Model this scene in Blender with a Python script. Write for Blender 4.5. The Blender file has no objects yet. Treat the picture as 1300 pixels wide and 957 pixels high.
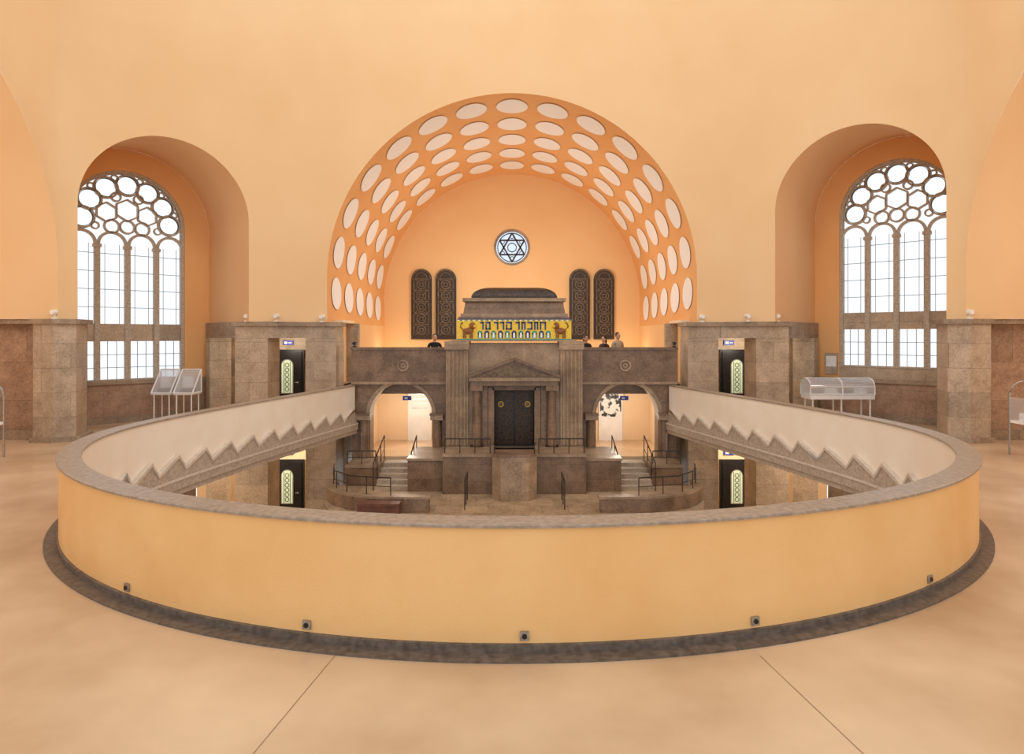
import bpy, bmesh, math, random
from mathutils import Vector, Matrix
random.seed(4)
pi=math.pi
sc=bpy.context.scene
try:
    sc.view_settings.view_transform='Standard'
    sc.view_settings.look='None'
except Exception as e: print(e)

# ------------------------------------------------------------------ materials
def lin(c):
    r=[]
    for v in c:
        v/=255.0
        r.append(v/12.92 if v<=0.04045 else ((v+0.055)/1.055)**2.4)
    return (r[0],r[1],r[2],1)
def base_mat(name,rough=0.6,metal=0.0):
    m=bpy.data.materials.new(name); m.use_nodes=True
    nt=m.node_tree; b=nt.nodes['Principled BSDF']
    b.inputs['Roughness'].default_value=rough; b.inputs['Metallic'].default_value=metal
    return m,nt,b
def noise_mat(name,c1,c2,scale=3,detail=5,rough=0.6,metal=0,bump=0.0,bscale=40,lo=0.35,hi=0.65,spec=None):
    m,nt,b=base_mat(name,rough,metal)
    tc=nt.nodes.new('ShaderNodeTexCoord'); n=nt.nodes.new('ShaderNodeTexNoise')
    n.inputs['Scale'].default_value=scale; n.inputs['Detail'].default_value=detail
    r=nt.nodes.new('ShaderNodeValToRGB')
    r.color_ramp.elements[0].position=lo; r.color_ramp.elements[0].color=lin(c1)
    r.color_ramp.elements[1].position=hi; r.color_ramp.elements[1].color=lin(c2)
    nt.links.new(tc.outputs['Object'],n.inputs['Vector']); nt.links.new(n.outputs['Fac'],r.inputs['Fac'])
    nt.links.new(r.outputs['Color'],b.inputs['Base Color'])
    if spec is not None: b.inputs['Specular IOR Level'].default_value=spec
    if bump>0:
        n2=nt.nodes.new('ShaderNodeTexNoise'); n2.inputs['Scale'].default_value=bscale; n2.inputs['Detail'].default_value=3
        bp=nt.nodes.new('ShaderNodeBump'); bp.inputs['Strength'].default_value=bump; bp.inputs['Distance'].default_value=0.01
        nt.links.new(tc.outputs['Object'],n2.inputs['Vector']); nt.links.new(n2.outputs['Fac'],bp.inputs['Height'])
        nt.links.new(bp.outputs['Normal'],b.inputs['Normal'])
    return m
def stone_mat(name,c1,c2,bw=0.9,bh=0.45,rough=0.5,scale=22,msize=0.007,flat=False,mort=0.62):
    m,nt,b=base_mat(name,rough)
    tc=nt.nodes.new('ShaderNodeTexCoord')
    sep=nt.nodes.new('ShaderNodeSeparateXYZ'); comb=nt.nodes.new('ShaderNodeCombineXYZ')
    nt.links.new(tc.outputs['Object'],sep.inputs[0])
    if flat:
        nt.links.new(sep.outputs['X'],comb.inputs['X']); nt.links.new(sep.outputs['Y'],comb.inputs['Y'])
    else:
        ad=nt.nodes.new('ShaderNodeMath'); ad.operation='ADD'
        nt.links.new(sep.outputs['X'],ad.inputs[0]); nt.links.new(sep.outputs['Y'],ad.inputs[1])
        nt.links.new(ad.outputs[0],comb.inputs['X']); nt.links.new(sep.outputs['Z'],comb.inputs['Y'])
    br=nt.nodes.new('ShaderNodeTexBrick'); br.inputs['Scale'].default_value=1
    br.inputs['Brick Width'].default_value=bw; br.inputs['Row Height'].default_value=bh
    br.inputs['Mortar Size'].default_value=msize; br.inputs['Mortar Smooth'].default_value=0.2
    br.inputs['Color1'].default_value=(0.86,0.85,0.84,1); br.inputs['Color2'].default_value=(1.12,1.1,1.07,1)
    br.inputs['Mortar'].default_value=(mort,mort,mort,1)
    nt.links.new(comb.outputs[0],br.inputs['Vector'])
    def nz(sc_,det):
        n=nt.nodes.new('ShaderNodeTexNoise'); n.inputs['Scale'].default_value=sc_; n.inputs['Detail'].default_value=det
        n.inputs['Roughness'].default_value=0.65; nt.links.new(tc.outputs['Object'],n.inputs['Vector']); return n
    n=nz(scale,8); n2=nz(2.3,3)
    av=nt.nodes.new('ShaderNodeMix'); av.data_type='FLOAT'; av.inputs['Factor'].default_value=0.45
    nt.links.new(n.outputs['Fac'],av.inputs['A']); nt.links.new(n2.outputs['Fac'],av.inputs['B'])
    r=nt.nodes.new('ShaderNodeValToRGB')
    r.color_ramp.elements[0].position=0.38; r.color_ramp.elements[0].color=lin(c1)
    r.color_ramp.elements[1].position=0.62; r.color_ramp.elements[1].color=lin(c2)
    nt.links.new(av.outputs['Result'],r.inputs['Fac'])
    mx=nt.nodes.new('ShaderNodeMix'); mx.data_type='RGBA'; mx.blend_type='MULTIPLY'; mx.inputs['Factor'].default_value=1
    nt.links.new(r.outputs['Color'],mx.inputs['A']); nt.links.new(br.outputs['Color'],mx.inputs['B'])
    nt.links.new(mx.outputs['Result'],b.inputs['Base Color'])
    return m
M={}
M['wall']=noise_mat('plaster_wall',(239,200,150),(243,208,161),scale=0.35,rough=0.85)
M['reveal']=noise_mat('plaster_peach',(241,194,142),(244,201,151),scale=0.5,rough=0.85)
M['vault']=noise_mat('plaster_vault_orange',(237,176,112),(240,184,122),scale=0.5,rough=0.85)
M['apse']=noise_mat('plaster_apse',(243,196,138),(246,203,147),scale=0.4,rough=0.85)
M['oval']=noise_mat('oval_cream',(252,250,246),(254,252,250),scale=2,rough=0.6)
M['parapet']=noise_mat('parapet_plaster',(237,188,124),(243,198,136),scale=1.2,rough=0.85,bump=0.3,bscale=45)
M['parin']=noise_mat('parapet_inner_plaster',(246,232,214),(249,238,222),scale=2,rough=0.8)
M['floor']=noise_mat('polished_floor',(186,154,120),(228,200,166),scale=0.55,detail=10,rough=0.22,lo=0.28,hi=0.68,spec=0.5)
M['stone']=stone_mat('limestone_blocks',(132,114,96),(176,156,134))
M['stoneL']=stone_mat('shell_limestone',(156,138,118),(200,182,160),bw=1.6,bh=0.62)
M['granite']=stone_mat('pinkish_granite',(146,116,96),(192,160,134),bw=1.5,bh=1.0)
M['dark']=stone_mat('dark_granite',(98,76,58),(150,122,98),bw=0.8,bh=0.5,scale=26,rough=0.35,mort=0.75)
M['ark']=stone_mat('ark_stone',(132,110,88),(182,156,128),bw=1.2,bh=0.8,scale=26,rough=0.4,mort=0.75)
M['capst']=noise_mat('grey_cap_stone',(146,130,114),(172,155,138),scale=18,detail=8,rough=0.4)
M['basest']=noise_mat('dark_base_stone',(88,78,70),(118,106,96),scale=16,detail=8,rough=0.45)
M['tile']=stone_mat('stone_tiles',(150,126,98),(194,168,136),bw=0.7,bh=0.7,scale=12,flat=True)
M['teeth']=noise_mat('teeth_stone',(170,154,138),(196,180,162),scale=14,detail=6,rough=0.6)
M['teethL']=noise_mat('teeth_moulding',(204,190,174),(220,206,190),scale=10,detail=4,rough=0.6)
M['bronze']=noise_mat('dark_bronze',(46,36,28),(78,62,48),scale=14,rough=0.45,metal=0.2)
M['relief']=noise_mat('bronze_relief',(92,76,58),(130,110,86),scale=14,rough=0.45,metal=0.2)
M['black']=noise_mat('black_lacquer',(16,16,18),(26,26,28),scale=5,rough=0.35)
M['steel']=noise_mat('brushed_steel',(150,148,146),(185,183,180),scale=30,rough=0.35,metal=0.8)
M['rail']=noise_mat('dark_rail_metal',(52,46,40),(74,66,58),scale=20,rough=0.4,metal=0.4)
M['frame']=noise_mat('window_tracery_stone',(170,156,138),(204,190,172),scale=20,rough=0.6)
M['white']=noise_mat('white_paint',(236,235,232),(246,245,243),scale=3,rough=0.5)
M['wood']=noise_mat('red_brown_wood',(84,46,32),(116,68,48),scale=6,rough=0.45)
M['blue']=noise_mat('sign_blue',(20,60,170),(26,70,190),scale=4,rough=0.4)
M['red']=noise_mat('extinguisher_red',(190,20,16),(210,30,22),scale=4,rough=0.3)
M['gold']=noise_mat('gold_mosaic',(228,182,34),(254,220,78),scale=40,rough=0.4,metal=0.1)
M['teal']=noise_mat('teal_mosaic',(40,130,120),(100,180,160),scale=30,rough=0.4)
M['navy']=noise_mat('navy_mosaic',(30,52,104),(48,72,130),scale=30,rough=0.4)
M['lion']=noise_mat('lion_brown',(120,72,28),(160,104,50),scale=20,rough=0.5)
M['hallwall']=noise_mat('hall_plaster',(240,212,174),(246,220,184),scale=1,rough=0.8)
M['joint']=noise_mat('floor_joint',(150,120,92),(166,136,106),scale=5,rough=0.7)
M['poster']=noise_mat('poster_print',(30,30,30),(235,235,232),scale=5,detail=6,rough=0.5,lo=0.45,hi=0.52)
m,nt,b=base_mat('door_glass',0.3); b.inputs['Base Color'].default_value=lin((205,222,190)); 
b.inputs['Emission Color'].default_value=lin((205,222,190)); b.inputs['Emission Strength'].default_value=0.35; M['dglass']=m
def glass(name,tint,gl=0.12,milk=0.0):
    m=bpy.data.materials.new(name); m.use_nodes=True; nt=m.node_tree; nt.nodes.clear()
    o=nt.nodes.new('ShaderNodeOutputMaterial'); t=nt.nodes.new('ShaderNodeBsdfTransparent'); t.inputs[0].default_value=tint
    g=nt.nodes.new('ShaderNodeBsdfGlossy'); g.inputs['Roughness'].default_value=0.1
    x=nt.nodes.new('ShaderNodeMixShader'); x.inputs[0].default_value=gl
    nt.links.new(t.outputs[0],x.inputs[1]); nt.links.new(g.outputs[0],x.inputs[2])
    if milk>0:
        d=nt.nodes.new('ShaderNodeBsdfDiffuse'); d.inputs[0].default_value=(0.95,0.97,1,1)
        y=nt.nodes.new('ShaderNodeMixShader'); y.inputs[0].default_value=milk
        nt.links.new(x.outputs[0],y.inputs[1]); nt.links.new(d.outputs[0],y.inputs[2]); nt.links.new(y.outputs[0],o.inputs[0])
    else: nt.links.new(x.outputs[0],o.inputs[0])
    return m
M['glass']=glass('clear_glass',(0.95,0.98,1,1),0.15,0.28)
M['wglass']=glass('window_glass',(0.95,0.98,1,1),0.05)
M['rglass']=glass('rose_glass',(0.72,0.82,0.95,1),0.05)

# ------------------------------------------------------------------ builder
class B:
    def __init__(s,name,Mx=None):
        s.name=name; s.v=[]; s.f=[]; s.mi=[]; s.sm=[]; s.mats=[]; s.M=Mx
    def mid(s,mat):
        m=M[mat]
        if m not in s.mats: s.mats.append(m)
        return s.mats.index(m)
    def add(s,vs,fs,mat,smooth=False):
        o=len(s.v); s.v+= [tuple(v) for v in vs]; k=s.mid(mat)
        for f in fs: s.f.append([i+o for i in f]); s.mi.append(k); s.sm.append(smooth)
    def box(s,x0,x1,y0,y1,z0,z1,mat):
        vs=[(x0,y0,z0),(x1,y0,z0),(x1,y1,z0),(x0,y1,z0),(x0,y0,z1),(x1,y0,z1),(x1,y1,z1),(x0,y1,z1)]
        s.add(vs,[(0,3,2,1),(4,5,6,7),(0,1,5,4),(1,2,6,5),(2,3,7,6),(3,0,4,7)],mat)
    def cbox(s,x0,x1,y0,y1,z0,z1,mat,c=0.02):
        p=[(x0+c,y0),(x1-c,y0),(x1,y0+c),(x1,y1-c),(x1-c,y1),(x0+c,y1),(x0,y1-c),(x0,y0+c)]
        s.prism(p,z0,z1,mat)
    def prism(s,poly,z0,z1,mat,axis='z',smooth=False):
        def mp(a,b_,c):
            return (a,b_,c) if axis=='z' else ((a,c,b_) if axis=='y' else (c,a,b_))
        n=len(poly); vs=[mp(p[0],p[1],z0) for p in poly]+[mp(p[0],p[1],z1) for p in poly]
        s.add(vs,[list(range(n))[::-1],list(range(n,2*n))]+[(i,(i+1)%n,(i+1)%n+n,i+n) for i in range(n)],mat,smooth)
    def frustum(s,x0,x1,y0,y1,z0,X0,X1,Y0,Y1,z1,mat,sm=False):
        vs=[(x0,y0,z0),(x1,y0,z0),(x1,y1,z0),(x0,y1,z0),(X0,Y0,z1),(X1,Y0,z1),(X1,Y1,z1),(X0,Y1,z1)]
        s.add(vs,[(0,3,2,1),(4,5,6,7),(0,1,5,4),(1,2,6,5),(2,3,7,6),(3,0,4,7)],mat,sm)
    def cyl(s,c,r,h,mat,axis='z',n=20,r2=None):
        r2=r if r2 is None else r2; vs=[]
        for k,(rr,hh) in enumerate(((r,0),(r2,h))):
            for i in range(n):
                a=2*pi*i/n; u,w=rr*math.cos(a),rr*math.sin(a)
                vs.append((c[0]+u,c[1]+w,c[2]+hh) if axis=='z' else ((c[0]+u,c[1]+hh,c[2]+w) if axis=='y' else (c[0]+hh,c[1]+u,c[2]+w)))
        s.add(vs,[list(range(n))[::-1],list(range(n,2*n))]+[(i,(i+1)%n,(i+1)%n+n,i+n) for i in range(n)],mat,True)
    def ring(s,cx,cz,r,w,y0,y1,mat,n=32,a0=0,a1=2*pi):
        full=abs(a1-a0-2*pi)<1e-6; m_=n if full else n+1; vs=[]
        for i in range(m_):
            a=a0+(a1-a0)*i/n
            for rr in (r-w/2,r+w/2):
                for y in (y0,y1): vs.append((cx+rr*math.cos(a),y,cz+rr*math.sin(a)))
        fs=[]
        for i in range(n):
            j=(i+1)%m_; a=i*4; c=j*4
            fs+=[(a,c,c+2,a+2),(a+1,a+3,c+3,c+1),(a,a+1,c+1,c),(a+2,c+2,c+3,a+3)]
        s.add(vs,fs,mat)
    def tube(s,pts,r,mat,n=8):
        P=[Vector(p) for p in pts]; vs=[];fs=[]
        for i,p in enumerate(P):
            d=(P[min(i+1,len(P)-1)]-P[max(i-1,0)]).normalized()
            a=Vector((0,0,1)) if abs(d.z)<0.9 else Vector((1,0,0))
            u=d.cross(a).normalized(); w=d.cross(u)
            for k in range(n):
                t=2*pi*k/n; vs.append(p+u*(r*math.cos(t))+w*(r*math.sin(t)))
        for i in range(len(P)-1):
            for k in range(n):
                fs.append((i*n+k,i*n+(k+1)%n,(i+1)*n+(k+1)%n,(i+1)*n+k))
        fs.append(list(range(n))); fs.append([(len(P)-1)*n+k for k in range(n)])
        s.add(vs,fs,mat,True)
    def bar(s,a,b_,w,y0,y1,mat):
        dx,dz=b_[0]-a[0],b_[1]-a[1]; L=math.hypot(dx,dz); nx,nz=-dz/L*w/2,dx/L*w/2
        s.prism([(a[0]+nx,a[1]+nz),(a[0]-nx,a[1]-nz),(b_[0]-nx,b_[1]-nz),(b_[0]+nx,b_[1]+nz)],y0,y1,mat,'y')
    def sphere(s,c,rx,ry,rz,mat,n=16,m_=10):
        vs=[];fs=[]
        for j in range(m_+1):
            t=pi*j/m_
            for i in range(n):
                a=2*pi*i/n; vs.append((c[0]+rx*math.sin(t)*math.cos(a),c[1]+ry*math.sin(t)*math.sin(a),c[2]+rz*math.cos(t)))
        for j in range(m_):
            for i in range(n): fs.append((j*n+i,(j+1)*n+i,(j+1)*n+(i+1)%n,j*n+(i+1)%n))
        s.add(vs,fs,mat,True)
    def done(s,parent=None,fix=True):
        me=bpy.data.meshes.new(s.name); me.from_pydata(s.v,[],s.f)
        for m in s.mats: me.materials.append(m)
        me.polygons.foreach_set('material_index',s.mi); me.polygons.foreach_set('use_smooth',s.sm); me.update()
        if fix:
            bm=bmesh.new(); bm.from_mesh(me); bmesh.ops.remove_doubles(bm,verts=bm.verts,dist=1e-5)
            bmesh.ops.recalc_face_normals(bm,faces=bm.faces); bm.to_mesh(me); bm.free()
        if any(s.sm): me.set_sharp_from_angle(angle=math.radians(38))
        ob=bpy.data.objects.new(s.name,me); sc.collection.objects.link(ob)
        if s.M is not None: ob.matrix_world=s.M
        if parent: ob.parent=parent
        return ob
def arcpts(cx,cz,r,a0,a1,n,rz=None):
    rz=rz or r
    return [(cx+r*math.cos(a0+(a1-a0)*i/n),cz+rz*math.sin(a0+(a1-a0)*i/n)) for i in range(n+1)]
def lamp(name,loc,en,col=(1,0.9,0.76),size=0.2):
    l=bpy.data.lights.new(name,'POINT'); l.energy=en; l.color=col; l.shadow_soft_size=size
    o=bpy.data.objects.new(name,l); o.location=loc; sc.collection.objects.link(o)

EYE=2.7
# ------------------------------------------------------------------ upper wall
half=[(-11.5,-3),(-11.5,15.95),(-7.95,19.1),(-6.3,20.0),(0,20.0)]
poly=half+[(-x,y) for x,y in half[-2::-1]]
cum=[0]
for a,b_ in zip(poly,poly[1:]): cum.append(cum[-1]+math.dist(a,b_))
UT=cum[-1]; UH=UT/2
def raw(u):
    u=max(0,min(UT,u))
    for i in range(len(poly)-1):
        if u<=cum[i+1]+1e-9:
            t=(u-cum[i])/(cum[i+1]-cum[i]); a,b_=poly[i],poly[i+1]
            return (a[0]+(b_[0]-a[0])*t,a[1]+(b_[1]-a[1])*t)
    return poly[-1]
ds=0.1; NS=int(UT/ds)+2
S0=[raw(i*ds) for i in range(NS)]
def smooth(S,w,it):
    for _ in range(it):
        T=[]
        for i in range(len(S)):
            k=min(w,i,len(S)-1-i); seg=S[i-k:i+k+1]
            T.append((sum(p[0] for p in seg)/len(seg),sum(p[1] for p in seg)/len(seg)))
        S=T
    return S
SS=smooth(S0,3,2); SB=smooth(S0,22,2)
def smp(S,u):
    t=max(0,min(NS-1.001,u/ds)); i=int(t); f=t-i; return (S[i][0]*(1-f)+S[i+1][0]*f,S[i][1]*(1-f)+S[i+1][1]*f)
def wallp(u,z):
    t=max(0,min(1,(z-8.0)/6.0)); t=t*t*(3-2*t)
    a=smp(SS,u); b_=smp(SB,u); return (a[0]+(b_[0]-a[0])*t,a[1]+(b_[1]-a[1])*t,z)
ZC=3.1; ZT=16.5
uJ=cum[1]; uE=cum[2]
RD=2.15
arches=[]
RM=5.87
arches.append((uJ-0.05-RM,RM,EYE+1.75)); arches.append((UT-(uJ-0.05-RM),RM,EYE+1.75))
cD=uE-0.03-RD
arches.append((cD,RD,EYE+3.38)); arches.append((UT-cD,RD,EYE+3.72))
arches.append((UH,RM,EYE+1.8))
us=set(round(i*0.4,4) for i in range(int(UT/0.4)+1)); us.add(UT)
for c,R,z in arches:
    for k in range(49): us.add(round(c-R*math.cos(pi*k/48),5))
us=sorted(us)
def bot(u0,u1):
    m_=(u0+u1)/2
    for c,R,z in arches:
        if abs(m_-c)<R:
            g=lambda u: z+math.sqrt(max(0,R*R-(u-c)**2))
            return g(u0),g(u1)
    return ZC,ZC
rows=[ZC+i*(ZT-ZC)/30 for i in range(31)]
w=B('wall_upper_arcade')
for u0,u1 in zip(us,us[1:]):
    if u1-u0<1e-4: continue
    b0,b1=bot(u0,u1)
    for z0,z1 in zip(rows,rows[1:]):
        pg=[(u0,z0),(u1,z0),(u1,z1),(u0,z1)]
        out=[]
        val=lambda p: p[1]-(b0+(b1-b0)*(p[0]-u0)/(u1-u0))
        for i in range(4):
            a,b_=pg[i],pg[(i+1)%4]; va,vb=val(a),val(b_)
            if va>=-1e-9: out.append(a)
            if (va>1e-9 and vb<-1e-9) or (va<-1e-9 and vb>1e-9):
                t=va/(va-vb); out.append((a[0]+(b_[0]-a[0])*t,a[1]+(b_[1]-a[1])*t))
        if len(out)>=3:
            w.add([wallp(*p) for p in out],[list(range(len(out)))],'wall',True)
w.done()

def archcurve_u(c,R,z,zb,n=48):
    pts=[(c-R,zb+(z-zb)*i/4) for i in range(4)]
    pts+=[(c-R*math.cos(pi*k/n),z+R*math.sin(pi*k/n)) for k in range(n+1)]
    pts+=[(c+R,z-(z-zb)*(i+1)/4) for i in range(4)]
    return pts
def loft(name,A,Bk,mat,seg=6):
    b_=B(name); n=len(A); vs=[]
    for k in range(seg+1):
        t=k/seg
        vs+=[tuple(A[i][j]+(Bk[i][j]-A[i][j])*t for j in range(3)) for i in range(n)]
    fs=[(k*n+i,k*n+i+1,(k+1)*n+i+1,(k+1)*n+i) for k in range(seg) for i in range(n-1)]
    b_.add(vs,fs,mat,True); return b_

# main barrel vault + apse
YA=29.0; ZF=1.05
c,R,z=arches[4]
A=[(u-UH,20.0,zz) for u,zz in archcurve_u(c,R,z,ZC,96)]
Bk=[(u-UH,YA,zz) for u,zz in archcurve_u(c,R,z-0.3,ZC,96)]
loft('ceiling_barrel_vault',A,Bk,'vault').done(fix=False)
for s in (-1,1):
    q=B('wall_apse_side_'+('left' if s<0 else 'right')); xs=sorted((s*R,s*(R+.25))); q.box(xs[0],xs[1],20.85,YA,ZF,ZC,'apse'); q.done()
ov=B('vault_oval_panels')
for k in range(-7,8):
    for j in range(5):
        yc=21.0+1.62*j; phc=k*math.radians(13.4)
        def vp(ph,y):
            zz=z-0.3*(y-20)/9; r=R-0.03; s=1 if ph>=0 else -1
            if abs(ph)<=pi/2: return (r*math.sin(ph),y,zz+r*math.cos(ph))
            return (s*r,y,zz-(abs(ph)-pi/2)*R)
        ring_=[(phc+0.53*math.cos(t)/R,yc+0.58*math.sin(t)) for t in [2*pi*i/28 for i in range(28)]]
        vs=[vp(phc,yc)]+[vp(phc+(a-phc)*.5,yc+(b_-yc)*.5) for a,b_ in ring_]+[vp(*p) for p in ring_]
        fs=[(0,1+i,1+(i+1)%28) for i in range(28)]+[(1+i,29+i,29+(i+1)%28,1+(i+1)%28) for i in range(28)]
        ov.add(vs,fs,'oval',True)
ov.done()
zb=z-0.3; rz0=EYE+(425-314)*YA/800; rr=0.78
bw=B('wall_apse')
for s in (-1,1):
    out=[(0,zb+R)]+[(s*R*math.sin(t),zb+R*math.cos(t)) for t in [pi/2*i/24 for i in range(1,25)]]+[(s*R,ZF),(0,ZF),(0,rz0-rr)]
    out+=[(s*rr*math.sin(pi-t),rz0+rr*math.cos(pi-t)) for t in [pi*i/20 for i in range(1,20)]]+[(0,rz0+rr)]
    bw.prism(out,YA,YA+0.3,'apse','y')
bw.done()
rw=B('window_rose')
rw.ring(0,rz0,rr,0.1,YA-0.04,YA+0.1,'stone',40); rw.ring(0,rz0,rr-0.12,0.04,YA+0.02,YA+0.1,'bronze',40)
for off_ in (0,pi):
    T=[(0.66*math.sin(off_+2*pi*i/3),rz0+0.66*math.cos(off_+2*pi*i/3)) for i in range(3)]
    for i in range(3): rw.bar(T[i],T[(i+1)%3],0.07,YA,YA+0.08,'bronze')
rw.ring(0,rz0,0.2,0.04,YA+0.02,YA+0.08,'bronze',24)
for i in range(6):
    a=2*pi*i/6; rw.ring(0.52*math.sin(a),rz0+0.52*math.cos(a),0.1,0.03,YA+0.03,YA+0.07,'bronze',16)
rw.add([(rr*math.cos(t),YA+0.15,rz0+rr*math.sin(t)) for t in [2*pi*i/40 for i in range(40)]],[list(range(40))],'rglass')
rw.done()
fl=B('floor_balcony'); fl.box(-5.9,5.9,20.85,YA,ZF-0.3,ZF,'stone'); fl.done()
for x0,x1 in ((-4.62,-3.68),(-3.5,-2.56),(2.63,3.57),(3.75,4.69)):
    b_=B('bronze_lancet_panel'); cx=(x0+x1)/2; r=(x1-x0)/2; zt=5.72-r; z0_=2.5
    def outl(r,zt,z0_): return [(cx+r,z0_)]+arcpts(cx,zt,r,0,pi,16)+[(cx-r,z0_)]
    b_.prism(outl(r,zt,z0_),YA-0.12,YA-0.002,'bronze','y')
    b_.prism(outl(r-0.06,zt,z0_+0.07),YA-0.15,YA-0.11,'bronze','y')
    for q in range(5):
        zz=z0_+0.42+q*0.52
        b_.ring(cx,zz,0.2,0.045,YA-0.19,YA-0.14,'relief',20); b_.ring(cx,zz,0.09,0.04,YA-0.19,YA-0.14,'relief',14)
        for s in (-1,1):
            b_.bar((cx+s*0.34,zz-0.2),(cx+s*0.34,zz+0.2),0.045,YA-0.18,YA-0.14,'relief')
            b_.bar((cx+s*0.28,zz-0.24),(cx+s*0.05,zz-0.04),0.025,YA-0.18,YA-0.14,'relief'); b_.bar((cx+s*0.28,zz+0.24),(cx+s*0.05,zz+0.04),0.025,YA-0.18,YA-0.14,'relief')
        b_.bar((cx-0.36,zz+0.26),(cx+0.36,zz+0.26),0.04,YA-0.18,YA-0.14,'relief')
    b_.ring(cx,zt,r-0.05,0.04,YA-0.18,YA-0.14,'relief',20,0,pi); b_.ring(cx,zt+.05,r-0.22,0.035,YA-0.18,YA-0.14,'relief',20,0,pi)
    b_.done()

# side arms
for sgn in (-1,1):
    c,R,z=arches[0]
    A=[];Bk=[]
    for u,zz in archcurve_u(c,R,z,ZC):
        p=wallp(u,min(zz,8)); A.append((p[0]*-sgn,p[1],zz)); Bk.append((sgn*17.0,u-3,zz))
    nm='left' if sgn<0 else 'right'
    loft('ceiling_arm_vault_'+nm,A,Bk,'wall').done(fix=False)
    b_=B('wall_arm_'+nm)
    pts=[(u-3,zz) for u,zz in archcurve_u(c,R,z,0)]
    b_.prism(pts,sgn*17.0,sgn*17.3,'wall','x')
    b_.done()
    d=B('wall_arm_dado_'+nm)
    xs=sorted((sgn*17,sgn*12.07))
    d.box(xs[0],xs[1],16.3,16.7,0,2.98,'granite'); d.box(xs[0],xs[1],15.95,16.75,2.98,ZC,'stone')
    d.box(xs[0],xs[1],16.2,16.3,0,0.25,'stone')
    d.box(xs[0],xs[1],4.0,4.16,0,ZC,'stone')
    d.done()
    lamp('arm_fill',(sgn*14.2,10,6.0),260,(1,0.93,0.84),0.6)  # added fill light that brightens the side arm, not a known fixture
    p=B('pier_corner'); f=lambda q:[(sgn*-1*x,y) for x,y in q]
    fp=[(-12.05,15.85),(-11.5,15.8),(-11.12,16.08),(-11.4,16.9),(-12.05,16.9)]
    p.prism(f(fp),0,2.98,'stoneL')
    fpc=[(-12.07,15.75),(-11.48,15.7),(-11.0,16.05),(-11.3,17.0),(-12.07,17.0)]
    p.prism(f(fpc),2.98,ZC-.001,'stone'); p.prism(f(fpc),0,0.12,'stone')
    p.done()

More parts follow.
